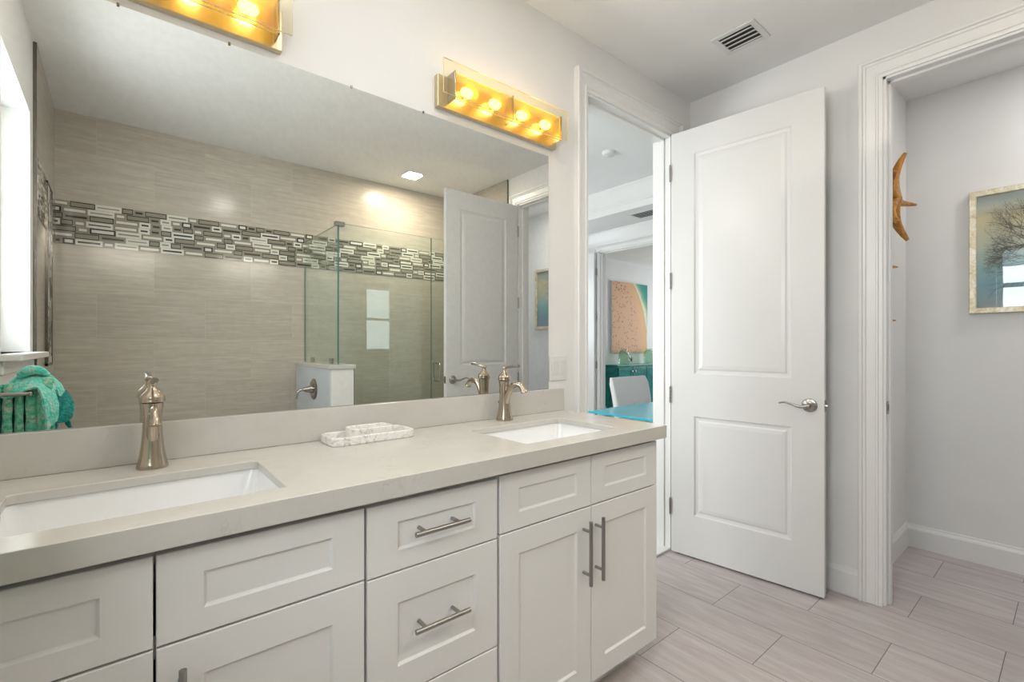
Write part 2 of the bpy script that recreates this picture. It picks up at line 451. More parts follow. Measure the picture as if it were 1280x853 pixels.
box(b, XL-T2, XL, YB-.15, WY0, 0, CE); box(b, XL-T2, XL, WY1, YV, 0, CE); box(b, XL-T2, XL, WY0, WY1, 0, WZ0); box(b, XL-T2, XL, WY0, WY1, WZ1, CE)
struct(mk('wall_left', b, M['wall']), 'white wall with the window, seen in the mirror')
b = NB(); box(b, XL, XW, YB-.15, YB, 0, CE); struct(mk('wall_front', b, M['tile_back']), 'beige streaked tile wall of tub and shower, seen in the mirror')
# tile cladding on the two side walls, with a dark metal edge
b = NB()
NY0, NY1, NZ0, NZ1 = -.80, -.545, 1.10, 2.13       # mosaic-lined niche on the left side wall
box(b, XL, XL+.0135, YB, YT, 0, CE)
struct(mk('trim_1', b, M['tile_side']), 'beige tile cladding on the left side wall of the tub')
b = NB(); box(b, XW-.0135, XW, YB, YT-.022, 0, CE); struct(mk('trim_2', b, M['tile_side']), 'beige tile cladding on the right side wall of the shower')
b = NB(); box(b, XL, XL+.0145, YT, YT+.004, 0, CE); struct(mk('trim_3', b, M['edge_trim']), 'dark metal edge strip of the tile by the window')
b = NB(); box(b, XW-.0145, XW, YT-.022, YT-.018, 0, CE); struct(mk('trim_4', b, M['edge_trim']), 'dark metal edge strip of the tile above the closet door')

# mosaic band: one mesh per wall, tiles framed in one colour with a bar of another
def mosaic(name, a0, a1, z0, rows, rh, put, label, vertical=False):
    bm = NB()
    put(bm, a0, a1, z0, z0+rows*rh, 0.0, .003, 3)
    combos = [(0, 2), (1, 0), (2, 1), (0, 1), (1, 2), (2, 0), (1, 2), (2, 1), (1, 0)]
    for r in range(rows):
        a = a0 - random.random()*.08; last = -1
        while a < a1:
            L = random.choice((.062, .062, .125, .125, .135))
            k = random.randrange(len(combos))
            while combos[k][0] == last: k = random.randrange(len(combos))
            fr, inn = combos[k]; last = fr
            s, e = max(a+.0012, a0), min(a+L-.0012, a1)
            zb, zt = z0+r*rh+.0012, z0+(r+1)*rh-.0012
            if e - s > .006:
                put(bm, s, e, zb, zt, .003, .0055, fr)
                g = {(2, 1): .0068, (1, 0): .0110, (2, 0): .0090, (1, 2): .0125, (0, 1): .0135, (0, 2): .0130}[(fr, inn)]
                if L > .1 and random.random() < .35 and fr == 0: g = .0152
                gx = .006 if (fr, inn) == (2, 1) else .0115; s2, e2 = max(a+gx, a0), min(a+L-gx, a1)
                if e2 - s2 > .004: put(bm, s2, e2, zb+g, zt-g, .0055, .0065, inn)
            a += L
    return struct(mk(name, bm, [M['mos_white'], M['mos_grey'], M['mos_dark'], M['mos_grout']]), label)
MZ, MR = 1.868, .0402
mosaic('trim_5', XL+.0135, XW-.0135, MZ, 7, MR, lambda bm, s, e, z0, z1, p0, p1, mi: box(bm, s, e, YB+p0, YB+p1, z0, z1, mi), 'mosaic band of framed bars across the back tile wall')
mosaic('trim_6', YB+.008, YT, MZ, 7, MR, lambda bm, s, e, z0, z1, p0, p1, mi: box(bm, XL+.0135+p0, XL+.0135+p1, s, e, z0, z1, mi), 'mosaic band on the left side wall of the tub')
mosaic('trim_7', YB+.008, YT-.022, MZ, 7, MR, lambda bm, s, e, z0, z1, p0, p1, mi: box(bm, XW-.0135-p1, XW-.0135-p0, s, e, z0, z1, mi), 'mosaic band on the right side wall of the shower')
# narrow mosaic-lined niche with a projecting surround
b = NB()
for y0, y1, z0, z1 in ((NY0, NY1, NZ0, NZ0+.012), (NY0, NY1, NZ1-.012, NZ1), (NY0, NY0+.012, NZ0, NZ1), (NY1-.012, NY1, NZ0, NZ1)):
    box(b, XL+.0135, XL+.026, y0, y1, z0, z1)
struct(mk('trim_8', b, M['edge_trim']), 'thin dark surround of the mosaic niche on the left side wall')
mosaic('trim_9', NZ0+.013, NZ1-.013, NY0+.013, 6, (NY1-NY0-.026)/6, lambda bm, s, e, z0, z1, p0, p1, mi: box(bm, XL+.0135+p0+.004, XL+.0135+p1+.004, z0, z1, s, e, mi), 'upright mosaic panel of the niche on the left side wall')

# pony wall between tub and shower
b = NB(); box(b, 1.152, 1.314, YB, -.256, 0, 1.047); o = struct(mk('wall_pony', b, M['wall']), 'low white wall between tub and shower, seen in the mirror')
b = NB(); box(b, 1.142, 1.152, YB, -.258, 0, 1.047); struct(mk('trim_10', b, M['sheen_tile']), 'smooth tile on the tub side of the low wall, window reflection put into its pale colour')
b = NB(); box(b, 1.136, 1.326, YB, -.244, 1.047, 1.075, bev=.002); struct(mk('trim_11', b, M['quartz']), 'white stone cap on the low wall')

# closet
CX1, CYL, CC = 3.694, .690, 2.70
b = NB(); box(b, CX1, CX1+.1, -1.3, CYL+.1, 0, CC); struct(mk('wall_closet_far', b, M['wall']), 'white far wall of the closet with the framed print')
b = NB(); box(b, XW+TH, CX1, CYL, CYL+.1, 0, CC); struct(mk('wall_closet_left', b, M['wall']), 'white left side wall of the closet')
b = NB(); box(b, XW+TH, CX1, -1.4, -1.3, 0, CC); struct(mk('wall_closet_right', b, M['wall']))
b = NB(); box(b, XW+TH, CX1+.1, -1.4, CYL+.1, CC, CC+.1); struct(mk('ceiling_closet', b, M['ceiling']))

# bedroom and dining room beyond
BX0, BX1, BY0, BY1 = .20, 5.05, YV+TH, 5.03
b = NB(); box(b, BX0-.2, 9.9, BY0, 5.6, -.1, 0); struct(mk('floor_bedroom', b, M['carpet']))
b = NB(); box(b, OX0, OX1, YV-.004, BY0+.004, 0, .012, bev=.003); struct(mk('trim_12', b, M['trim']), 'white stone threshold under the bedroom doorway')
b = NB()
Tx0, Tx1, Ty0, Ty1 = .9, 4.40, 2.32, 4.45
box(b, BX0, Tx0, BY0, BY1, 2.73, 3.1); box(b, Tx1, BX1+.12, BY0, BY1, 2.73, 3.1); box(b, Tx0, Tx1, BY0, Ty0, 2.73, 3.1); box(b, Tx0, Tx1, Ty1, BY1, 2.73, 3.1)
box(b, Tx0, Tx1, Ty0, Ty1, 3.0, 3.1)
struct(mk('ceiling_bedroom', b, M['ceiling']), 'white tray ceiling of the bedroom')
b = NB()
BD0, BD1 = 3.25, 4.225
box(b, BX1, BX1+.12, BY0, BD0, 0, 2.73); box(b, BX1, BX1+.12, BD1, 5.6, 0, 2.73); box(b, BX1, BX1+.12, BD0, BD1, 2.485, 2.73)
struct(mk('wall_bedroom_far', b, M['bedroom_wall']), 'bedroom wall with the doorway to the dining room')
b = NB(); W0, W1, Wb, Wt = 3.62, 4.50, 1.09, 2.33
box(b, BX0-.15, W0, BY1, BY1+.14, 0, 2.73); box(b, W1, BX1, BY1, BY1+.14, 0, 2.73); box(b, W0, W1, BY1, BY1+.14, 0, Wb); box(b, W0, W1, BY1, BY1+.14, Wt, 2.73)
struct(mk('wall_bedroom_window', b, M['bedroom_wall']))
b = NB(); s0, s1, sb, st = 2.5, 4.1, .8, 2.4
box(b, BX0-.15, BX0, BY0, s0, 0, 2.73); box(b, BX0-.15, BX0, s1, BY1, 0, 2.73); box(b, BX0-.15, BX0, s0, s1, 0, sb); box(b, BX0-.15, BX0, s0, s1, st, 2.73)
struct(mk('wall_bedroom_side', b, M['bedroom_wall']))
b = NB(); box(b, XW+TH, BX1+.12, BY0-.1, BY0, 0, 2.73); struct(mk('wall_bedroom_near', b, M['bedroom_wall']))
b = NB(); box(b, BX1+.12, 9.5, 5.40, 5.6, 0, 2.9); struct(mk('wall_dining_back', b, M['bedroom_wall']), 'grey dining room wall behind the teal sideboard')
b = NB(); box(b, 9.4, 9.5, 2.0, 3.0, 0, 2.9); box(b, 9.4, 9.5, 4.6, 5.4, 0, 2.9); box(b, 9.4, 9.5, 3.0, 4.6, 0, .8); box(b, 9.4, 9.5, 3.0, 4.6, 2.4, 2.9)
struct(mk('wall_dining_right', b, M['bedroom_wall']))
b = NB(); box(b, BX1+.12, 9.5, 1.9, 2.0, 0, 2.9); struct(mk('wall_dining_front', b, M['bedroom_wall']))
b = NB(); box(b, BX1+.12, 9.5, 1.9, 5.6, 2.75, 2.85); struct(mk('ceiling_dining', b, M['ceiling']))

# crown mouldings of the bedroom (profile swept along Y)
def crown(name, xf, ztop, h, y0, y1, label):
    prof = [(0, 0), (-.085, 0), (-.085, -.018), (-.072, -.03), (-.055, -.07), (-.03, -h*.62), (-.022, -h*.72), (-.022, -h*.92), (-.012, -h), (0, -h)]
    bm = NB(); loft(bm, [[(xf+p, y, ztop+q) for p, q in prof] for y in (y0, y1)])
    return struct(mk(name, bm, M['trim'], smo=30), label)
crown('trim_13', Tx1, 3.0, .20, Ty0, Ty1, 'white crown moulding inside the bedroom tray ceiling')
crown('trim_14', BX1, 2.73, .17, BY0, BY1, 'white crown moulding above the dining room doorway')

# casings: profile (t outward from opening edge, p out of wall)
CAS = [(-.006, 0), (-.006, .010), (.004, .013), (.010, .013), (.014, .018), (.022, .018), (.026, .014), (.066, .018), (.070, .024), (.078, .026), (.082, .022), (.086, .030), (.098, .031), (.102, .027), (.102, 0)]
def casing(name, a0, a1, zt, put, label, prof=CAS, w=1.0, z0=0):
    bm = NB(); pr = [(t*w, p) for t, p in prof]
    loft(bm, [[put(a0-t, z0, p) for t, p in pr], [put(a0-t, zt+t, p) for t, p in pr], [put(a1+t, zt+t, p) for t, p in pr], [put(a1+t, z0, p) for t, p in pr]])
    return struct(mk(name, bm, M['trim'], smo=25), label)
casing('trim_15', OX0, OX1, OZ, lambda a, z, p: (a, YV-p, z), 'white moulded casing around the bedroom doorway', w=.84)
casing('trim_16', CY0, CY1, OZ, lambda a, z, p: (XW-p, a, z), 'white moulded casing around the closet doorway', w=.84)
casing('trim_17', OX0, OX1, OZ, lambda a, z, p: (a, BY0+p, z), None)
casing('trim_18', BD0, BD1, 2.485, lambda a, z, p: (BX1-p, a, z), 'white casing around the dining room doorway', w=.55)
# jambs with stops
def jamb(name, fn, a0, a1, zt, d0, d1, stop0, stop1, label=None):
    bm = NB(); t = .016
    for s, e, z0, z1 in ((a0-.001, a0+t, 0, zt), (a1-t, a1+.001, 0, zt), (a0, a1, zt-t, zt+.001)):
        fn(bm, s, e, d0, d1, z0, z1)
    for s, e, z0, z1 in ((a0+t, a0+t+.009, 0, zt-t), (a1-t-.009, a1-t, 0, zt-t), (a0+t, a1-t, zt-t-.011, zt-t)):
        fn(bm, s, e, stop0, stop1, z0, z1)
    return struct(mk(name, bm, M['trim']), label)
jamb('trim_19', lambda bm, s, e, d0, d1, z0, z1: box(bm, s, e, d0, d1, z0, z1, bev=.001), OX0, OX1, OZ, YV-.001, BY0+.001, YV+.038, YV+.075, 'white jamb of the bedroom doorway')
jamb('trim_20', lambda bm, s, e, d0, d1, z0, z1: box(bm, d0, d1, s, e, z0, z1, bev=.001), CY0, CY1, OZ, XW-.001, XW+TH+.001, XW+.038, XW+.075, 'white jamb of the closet doorway')
jamb('trim_21', lambda bm, s, e, d0, d1, z0, z1: box(bm, d0, d1, s, e, z0, z1, bev=.001), BD0, BD1, 2.485, BX1-.001, BX1+.121, BX1+.04, BX1+.08)

# baseboards
BP = [(0, 0), (.015, 0), (.015, .108), (.012, .118), (.008, .124), (.006, .134), (0, .136)]
def baseboard(name, p0, p1, nrm, label=None):
    bm = NB(); p0 = Vector(p0); p1 = Vector(p1); n = Vector(nrm)
    loft(bm, [[(p + n*d + Vector((0, 0, h)))[:] for d, h in BP] for p in (p0, p1)])
    return struct(mk(name, bm, M['trim']), label)
baseboard('baseboard_right', (XW, CY1+.0865, 0), (XW, YV, 0), (-1, 0, 0), 'white baseboard beside the closet doorway')
baseboard('baseboard_back', (OX1+.0865, YV, 0), (XW, YV, 0), (0, -1, 0))
baseboard('baseboard_closet_far', (CX1, -1.3, 0), (CX1, CYL, 0), (-1, 0, 0), 'white baseboard along the far closet wall')
baseboard('baseboard_closet_left', (XW+TH, CYL, 0), (CX1, CYL, 0), (0, -1, 0), 'white baseboard along the left closet wall')

# windows
def window(name, cx, along, w0, w1, z0, z1, depth, sill=None, rail=.55, label=None):
    """frame parallel to 'along' axis (x or y) at coordinate cx"""
    def B(bm, s, e, d0, d1, za, zb, bev=0):
        if along == 'y': box(bm, cx+d0, cx+d1, s, e, za, zb, bev=bev)
        else: box(bm, s, e, cx+d0, cx+d1, za, zb, bev=bev)
    bm = NB(); f = .045
    for s, e, za, zb in ((w0, w0+f, z0, z1), (w1-f, w1, z0, z1), (w0+f, w1-f, z0, z0+f), (w0+f, w1-f, z1-f, z1)): B(bm, s, e, 0, .06, za, zb, .003)
    zr = z0+(z1-z0)*rail; B(bm, w0+f, w1-f, .005, .05, zr-.025, zr+.025, .003)
    root = struct(mk(name, bm, M['vinyl']), label)
    g = NB(); B(g, w0+f, w1-f, .026, .030, z0+f, z1-f); mk('pane', g, M['pane'], root)
    return root
w1 = window('window_1', XL-.165, 'y', WY0, WY1, WZ0, WZ1, .06, rail=.62, label='white framed window lighting the bathroom from the left')
b = NB(); box(b, XL-.10, XL+.062, WY0-.045, WY1+.05, WZ0-.026, WZ0, bev=.004); mk('window_sill', b, M['trim'], w1)
b = NB(); box(b, XL-.002, XL+.012, WY0-.03, WY1+.03, WZ0-.075, WZ0-.026, bev=.003); mk('sill_apron', b, M['trim'], w1)
w2 = window('window_2', BY1+.05, 'x', W0, W1, Wb, Wt, .06, rail=.5)
b = NB(); box(b, W0-.04, W1+.04, BY1-.04, BY1+.05, Wb-.025, Wb, bev=.003); mk('window_sill', b, M['trim'], w2)
window('added_window_3', BX0-.12, 'y', s0, s1, sb, st, .06)  # unseen window, added to carry the bedroom fill light
window('added_window_4', 9.42, 'y', 3.0, 4.6, .8, 2.4, .06)  # unseen window, added to carry the dining room fill light

# ------------------------------------------------------------------ doors
def door_leaf(name, width, H, th, px, pz, label):
    """local: hinge edge at x=0, leaf along +x, visible face at y=0 and back at y=+th; both faces panelled"""
    bm = NB()
    xs = [0, px[0], px[1], width]; zs = [0, pz[0], pz[1], pz[2], pz[3], H]
    for side in (0, 1):
        Y = 0 if side == 0 else th; sg = 1 if side == 0 else -1
        for i in range(3):
            for j in range(5):
                x0, x1, z0, z1 = xs[i], xs[i+1], zs[j], zs[j+1]
                if i == 1 and j in (1, 3):
                    steps = [(0, 0), (.006, .006), (.014, .008), (.022, .0085), (.030, .004), (.048, .0015)]
                    loops = [[(x0+d, Y+sg*p, z0+d), (x1-d, Y+sg*p, z0+d), (x1-d, Y+sg*p, z1-d), (x0+d, Y+sg*p, z1-d)] for d, p in steps]
                    loft(bm, loops, cap0=False, cap1=True)
                else:
                    bm.faces.new([bm.verts.new(c) for c in ((x0, Y, z0), (x1, Y, z0), (x1, Y, z1), (x0, Y, z1))])
    for q in (((0,0,0),(0,th,0),(0,th,H),(0,0,H)), ((width,0,0),(width,th,0),(width,th,H),(width,0,H)), ((0,0,0),(width,0,0),(width,th,0),(0,th,0)), ((0,0,H),(width,0,H),(width,th,H),(0,th,H))):
        bm.faces.new([bm.verts.new(c) for c in q])
    bmesh.ops.remove_doubles(bm, verts=bm.verts[:], dist=.0003)
    o = mk(name, bm, M['door'], local=True); struct(o, label); return o
def lever(parent, x, z, y, sg, dirx):
    """rose and wavy lever on face y (sg = outward sign), lever runs towards dirx"""
    bm = NB()
    lathe(bm, [(.0335, 0), (.0335, sg*.004), (.030, sg*.008), (.016, sg*.011), (.012, sg*.014), (.0115, sg*.038)], x, z, 28, axis='y', base=y)
    o = mk('rose', bm, M['nickel'], parent, local=True, smo=35)
    bm = NB(); yy = y+sg*.046
    pts = bezier([(x-dirx*.010, yy, z), (x, yy, z), (x+dirx*.030, yy+sg*.004, z-.005), (x+dirx*.062, yy+sg*.006, z+.004), (x+dirx*.095, yy+sg*.004, z+.012), (x+dirx*.122, yy, z+.006)], 6)
    n = len(pts); tube(bm, pts, [.0115 - .0062*min(1, k/(n*.8)) for k in range(n)], 12, flat=(.85, .75))
    mk('lever_handle', bm, M['nickel'], parent, local=True, smo=50)
def hinges(parent, zs, y, sg, x=0.0):
    for z in zs:
        bm = NB()
        for k in range(5): cyl(bm, (x-.004, y+sg*.006, z-.045+k*.0182), (x-.004, y+sg*.006, z-.045+k*.0182+.0168), .0062, 12)
        cyl(bm, (x-.004, y+sg*.006, z-.049), (x-.004, y+sg*.006, z-.0455), .0045, 10); cyl(bm, (x-.004, y+sg*.006, z+.046), (x-.004, y+sg*.006, z+.0495), .0045, 10)
        box(bm, x-.0015, x+.0005, y+.002 if sg < 0 else y-.028, y+.028 if sg < 0 else y-.002, z-.045, z+.045)
        mk('hinge', bm, M['steel'], parent, local=True)
def latch(parent, x, z, y0, y1):
    bm = NB(); ym = (y0+y1)/2
    box(bm, x-.0005, x+.0015, ym-.0125, ym+.0125, z-.028, z+.028); 
    tube(bm, [(x, ym, z), (x+.011, ym, z)], [.009, .008], 12, flat=(1, .6)); mk('latch', bm, M['nickel'], parent, local=True)
PXs, PZs = (.135, .625), (.235, .800, 1.040, 2.295)
d1 = door_leaf('door_1', .7627, 2.438, .035, PXs, PZs, 'white two-panel door standing open to the bathroom, beside the vanity')
d1.location = (2.4975, 1.5438, .012)
d1.rotation_euler = (0, 0, math.atan2(.7859-1.5438, 2.5836-2.4975))
# visible face (towards -X) must be the local y side that points to -X
lever(d1, .702, .913, 0, -1, -1); lever(d1, .702, .913, .035, 1, -1)
hinges(d1, (2.211, 1.58, .915, .262), 0, -1); latch(d1, .7627, .913, 0, .035)
d2 = door_leaf('door_2', .750, 2.438, .035, (.135, .615), PZs, 'white two-panel closet door standing open, seen in the mirror')
d2.location = (2.728, -.085, .012)
d2.rotation_euler = (0, 0, PI-.025)
lever(d2, .690, .93, 0, -1, -1); lever(d2, .690, .93, .035, 1, -1)
hinges(d2, (2.211, 1.58, .915, .262), .0, -1); latch(d2, .750, .93, 0, .035)
d3 = door_leaf('door_3', .78, 2.46, .035, (.135, .645), PZs, 'white door folded back against the bedroom wall')
d3.location = (BX1-.050, BD1+.012, .012); d3.rotation_euler = (0, 0, PI/2)
hinges(d3, (2.2, 1.58, .93, .27), 0, 1)
# strike plate on the closet jamb
b = NB(); box(b, XW+.008, XW+.034, CY1-.0195, CY1-.0175, .895, .955); box(b, XW+.015, XW+.026, CY1-.020, CY1-.0178, .91, .94, 1)  # second box is a dark patch painted for the shaded latch hole
tag(mk('strike_plate', b, [M['nickel'], M['dark']]), 'small nickel strike plate on the closet door jamb', 'strike plate')

# ------------------------------------------------------------------ vanity
YF = 1.035
def front(bm, x0, x1, z0, z1, sx, sz0, sz1):
    def L(d, y, X0=x0, X1=x1, Z0=z0, Z1=z1): return [(X0+d, y, Z0+d), (X1-d, y, Z0+d), (X1-d, y, Z1-d), (X0+d, y, Z1-d)]
    P = (x0+sx, x1-sx, z0+sz0, z1-sz1)
    loft(bm, [L(0, YF+.019), L(0, YF+.0015), L(.0015, YF), L(0, YF, *P), L(.0012, YF+.0012, *P), L(.005, YF+.0065, *P), L(.0065, YF+.0068, *P)])
def pull(parent, c, axis, L=.150):
    bm = NB(); x, z = c; y = YF-.033
    h = L/2; q = L/2-.027 if L < .18 else L/2-.033
    if axis == 'x':
        cyl(bm, (x-h, y, z), (x+h, y, z), .0062, 18)
        for s in (-q, q): cyl(bm, (x+s, y, z), (x+s, YF+(.0068 if abs(z) else 0), z), .0048, 12)
    else:
        cyl(bm, (x, y, z-h), (x, y, z+h), .0062, 18)
        for s in (-q, q): cyl(bm, (x, y, z+s), (x, YF, z+s), .0048, 12)
    mk('pull_handle', bm, M['steel'], parent, smo=40, label='brushed steel bar pull')
def carcass(root, x0, x1, right=False):
    bm = NB(); 
    t = .016
    box(bm, x0, x0+t, YF+.0195, YV-.002, .10, .8655); box(bm, x1-t, x1, YF+.0195, YV-.002, .10, .8655)
    box(bm, x0+t, x1-t, YF+.0195, YV-.002, .10, .10+t); box(bm, x0+t, x1-t, YV-.008, YV-.002, .10+t, .8655)
    box(bm, x0+t, x1-t, YF+.0195, YF+.0375, .830, .8655); box(bm, x0+t, x1-t, YF+.0195, YF+.0375, .660, .70)
    mk('carcass', bm, M['cabinet'] , root)
    bm = NB(); box(bm, x0+.0006, x1-(.012 if right else .0006), YF+.085, YV-.003, 0, .0995); mk('toe_kick', bm, M['cabinet'], root)
def gapframe(root, xs, zs, x0, x1):
    pass
GT = .850
# left sink base
ca = thing('vanity_cabinet', 'white shaker sink cabinet at the left end of the vanity, under the near sink', 'cabinet', (.05, 1.30, 0))
carcass(ca, -.3235, .4305)
for n_, x0, x1, z0, z1, s in (('false_front', -.322, .047, .689, GT, None), ('false_front', .0515, .4275, .689, GT, None)):
    bm = NB(); front(bm, x0, x1, z0, z1, .070, .045, .048); mk(n_, bm, M['cabinet'], ca)
for x0, x1, hx in ((-.322, .047, .012), (.0515, .4275, .087)):
    bm = NB(); front(bm, x0, x1, .103, .6845, .070, .066, .070); d = mk('door', bm, M['cabinet'], ca); pull(d, (hx, .549), 'z', .205)
# drawer base
cb = thing('drawer_cabinet', 'white shaker three-drawer cabinet in the middle of the vanity', 'cabinet', (.62, 1.30, 0))
carcass(cb, .4315, .8115)
for z0, z1, sz0, sz1, hz in ((.6845, .848, .047, .048, .7705), (.387, .6805, .070, .073, .541), (.103, .383, .070, .070, .243)):
    bm = NB(); front(bm, .4345, .8075, z0, z1, .074, sz0, sz1); d = mk('drawer', bm, M['cabinet'], cb)
    bm = NB(); x, y = .616, YF-.033
    cyl(bm, (x-.077, y, hz), (x+.077, y, hz), .0062, 18)
    for s in (-.048, .048): cyl(bm, (x+s, y, hz), (x+s, YF+.0068, hz), .0048, 12)
    mk('pull_handle', bm, M['steel'], d, smo=40, label='brushed steel bar pull')
# right sink base
cc = thing('vanity_cabinet', 'white shaker sink cabinet at the right end of the vanity, nearest the open door', 'cabinet', (1.19, 1.30, 0))
carcass(cc, .8125, 1.575, True)
for x0, x1 in ((.817, 1.1985), (1.2015, 1.5745)):
    bm = NB(); front(bm, x0, x1, .691, .853, .068, .047, .045); mk('false_front', bm, M['cabinet'], cc)
for x0, x1, hx in ((.817, 1.1985, 1.160), (1.2015, 1.5745, 1.221)):
    bm = NB(); front(bm, x0, x1, .103, .6865, .068, .066, .068); d = mk('door', bm, M['cabinet'], cc); pull(d, (hx, .551), 'z', .205)

# countertop with two cut-outs
SA = (-.172, .280, 1.092, 1.390); SB = (.964, 1.414, 1.092, 1.398)
def plate_holes(bm, X0, X1, Y0, Y1, z0, z1, holes, ch=.002):
    seg = 4
    outer = [(X0, Y0), (X1, Y0), (X1, Y1), (X0, Y1)]
    for (z, up) in ((z1, True), (z0, False)):
        d = ch
        ov = [bm.verts.new((x, y, z)) for x, y in ((X0+d, Y0+d), (X1-d, Y0+d), (X1-d, Y1-d), (X0+d, Y1-d))]
        es = [bm.edges.new((ov[i], ov[(i+1) % 4])) for i in range(4)]
        for h in holes:
            hv = [bm.verts.new((x, y, z)) for x, y in rr(h[0]-d, h[1]+d, h[2]-d, h[3]+d, .012, seg)]
            es += [bm.edges.new((hv[i], hv[(i+1) % len(hv)])) for i in range(len(hv))]
        bmesh.ops.triangle_fill(bm, use_beauty=True, use_dissolve=False, edges=es)
    def side(lp, hole):
        d = ch if hole else -ch
        return lp
    o = lambda d, z: [(X0+d, Y0+d, z), (X1-d, Y0+d, z), (X1-d, Y1-d, z), (X0+d, Y1-d, z)]
    loft(bm, [o(ch, z1), o(0, z1-ch), o(0, z0+ch), o(ch, z0)], False, False)
    for h in holes:
        q = lambda d, z: [(x, y, z) for x, y in rr(h[0]-d, h[1]+d, h[2]-d, h[3]+d, .012, seg)]
        loft(bm, [q(ch, z1), q(0, z1-ch), q(0, z0+ch), q(ch, z0)], False, False)
    bmesh.ops.remove_doubles(bm, verts=bm.verts[:], dist=.0002)
b = NB(); plate_holes(b, XL+.001, 1.600, 1.008, YV-.001, .893, .914, [SA, SB])
box(b, XL+.0012, 1.5998, 1.0078, 1.0305, .8665, .9137, bev=.0012); box(b, 1.579, 1.5997, 1.0305, YV-.002, .8665, .8935)
tag(mk('countertop', b, M['quartz']), 'long cream quartz countertop with two sink cut-outs', 'countertop')
b = NB(); box(b, XL+.001, 1.600, YV-.0205, YV-.0005, .9145, 1.0165, bev=.0015)
tag(mk('backsplash', b, M['quartz']), 'low cream quartz backsplash strip under the wall mirror', 'backsplash')

def sink(h, label):
    x0, x1, y0, y1 = h; bm = NB()
    cx, cy = (x0+x1)/2, (y0+y1)/2
    def q(d, z, r): return [(x, y, z) for x, y in rr(x0+d, x1-d, y0+d, y1-d, r, 6)]
    loops = [q(-.028, .866, .03), q(-.006, .8655, .024), q(-.004, .858, .026), q(.004, .82, .03), q(.012, .765, .038), q(.022, .745, .045), q(.045, .733, .05), q(.10, .728, .03)]
    loops += [q(.10, .716, .03), q(.03, .722, .05), q(.008, .745, .045), q(-.004, .775, .038), q(-.014, .84, .03), q(-.028, .852, .03)]
    loft(bm, loops, True, False)
    # join outer back to the first ring
    bm.faces.ensure_lookup_table()
    R = bm.verts[:]; n = len(q(0, 0, .03))
    # close rim side
    a = R[:n]; c = R[-n:]
    for k in range(n): bm.faces.new((a[k], a[(k+1) % n], c[(k+1) % n], c[k]))
    # remove the big cap on the first ring (it would cover the bowl)
    for f in list(bm.faces):
        if len(f.verts) == n: bm.faces.remove(f)
    inner = R[7*n:8*n]; outer = R[8*n:9*n]
    bm.faces.new(inner); bm.faces.new(outer)
    bmesh.ops.translate(bm, verts=bm.verts[:], vec=(0, 0, .0265))
    root = thing('bathroom_sink', label, 'sink', (cx, cy, .7425))
    mk('basin', bm, M['porcelain'], root, smo=50)
    bm = NB(); lathe(bm, [(.030, .755), (.030, .757), (.022, .758), (.020, .756), (.002, .7557)], cx, cy+.02, 28); mk('drain', bm, M['nickel'], root, smo=40)
    return root
sink(SA, 'white rectangular undermount sink nearest the camera')
sink(SB, 'white rectangular undermount sink at the far end of the vanity')

def faucet(x, y, label):
    root = thing('faucet', label, 'faucet', (x, y, .914))
    bm = NB()
    prof = [(.0325, 0), (.0335, .004), (.031, .012), (.0272, .030), (.0235, .055), (.0208, .085), (.0198, .110), (.0205, .135), (.0222, .152), (.0228, .160)]
    lathe(bm, prof, x, y, 40, sq=.10, base=.914); body = mk('body', bm, M['bronze_nickel'], root, smo=50)
    bm = NB(); lathe(bm, [(.0238, .1615), (.0265, .163), (.0268, .167), (.0255, .170), (.0262, .172), (.0255, .176), (.0215, .183), (.0145, .190), (.0095, .196), (.0075, .202), (.0078, .206), (.0100, .209), (.0100, .214), (.0065, .2175), (.001, .218)], x, y, 36, base=.914)
    mk('cap', bm, M['bronze_nickel'], root, smo=50)
    bm = NB(); z = .914
    pts = bezier([(x, y-.002, z+.209), (x, y-.014, z+.2125), (x, y-.034, z+.2165), (x, y-.056, z+.2195), (x, y-.077, z+.221), (x, y-.088, z+.2215)], 5)
    n = len(pts); tube(bm, pts, [.0045+.0035*math.sin(min(1, k/(n*.75))*PI*.55) for k in range(n)], 14, flat=(.8, 1.0)); mk('lever_handle', bm, M['nickel'], root, smo=60)
    bm = NB()
    pts = bezier([(x, y-.008, z+.075), (x, y-.024, z+.112), (x, y-.045, z+.138), (x, y-.072, z+.149), (x, y-.099, z+.146), (x, y-.117, z+.131), (x, y-.121, z+.122)], 7)
    n = len(pts); tube(bm, pts, [.0165-.0055*min(1, k/(n*.5))+.0032*max(0, (k/n-.75)/.25) for k in range(n)], 18, flat=(.85, 1.08)); 
    cyl(bm, (x, y-.1212, z+.1225), (x, y-.1222, z+.1195), .0125, 20)
    mk('spout', bm, M['bronze_nickel'], root, smo=60)
    bm = NB(); cyl(bm, (x, y+.020, z+.07), (x, y+.034, z+.07), .0022, 10); lathe(bm, [(.002, 0), (.0052, .002), (.0055, .006), (.003, .009)], x, z+.07, 14, axis='y', base=y+.031)
    mk('drain_rod', bm, M['nickel'], root, smo=50)
    return root
faucet(.066, 1.478, 'brushed nickel faucet behind the near sink, spout towards the camera')
faucet(1.200, 1.492, 'brushed nickel faucet with lever at the far sink')

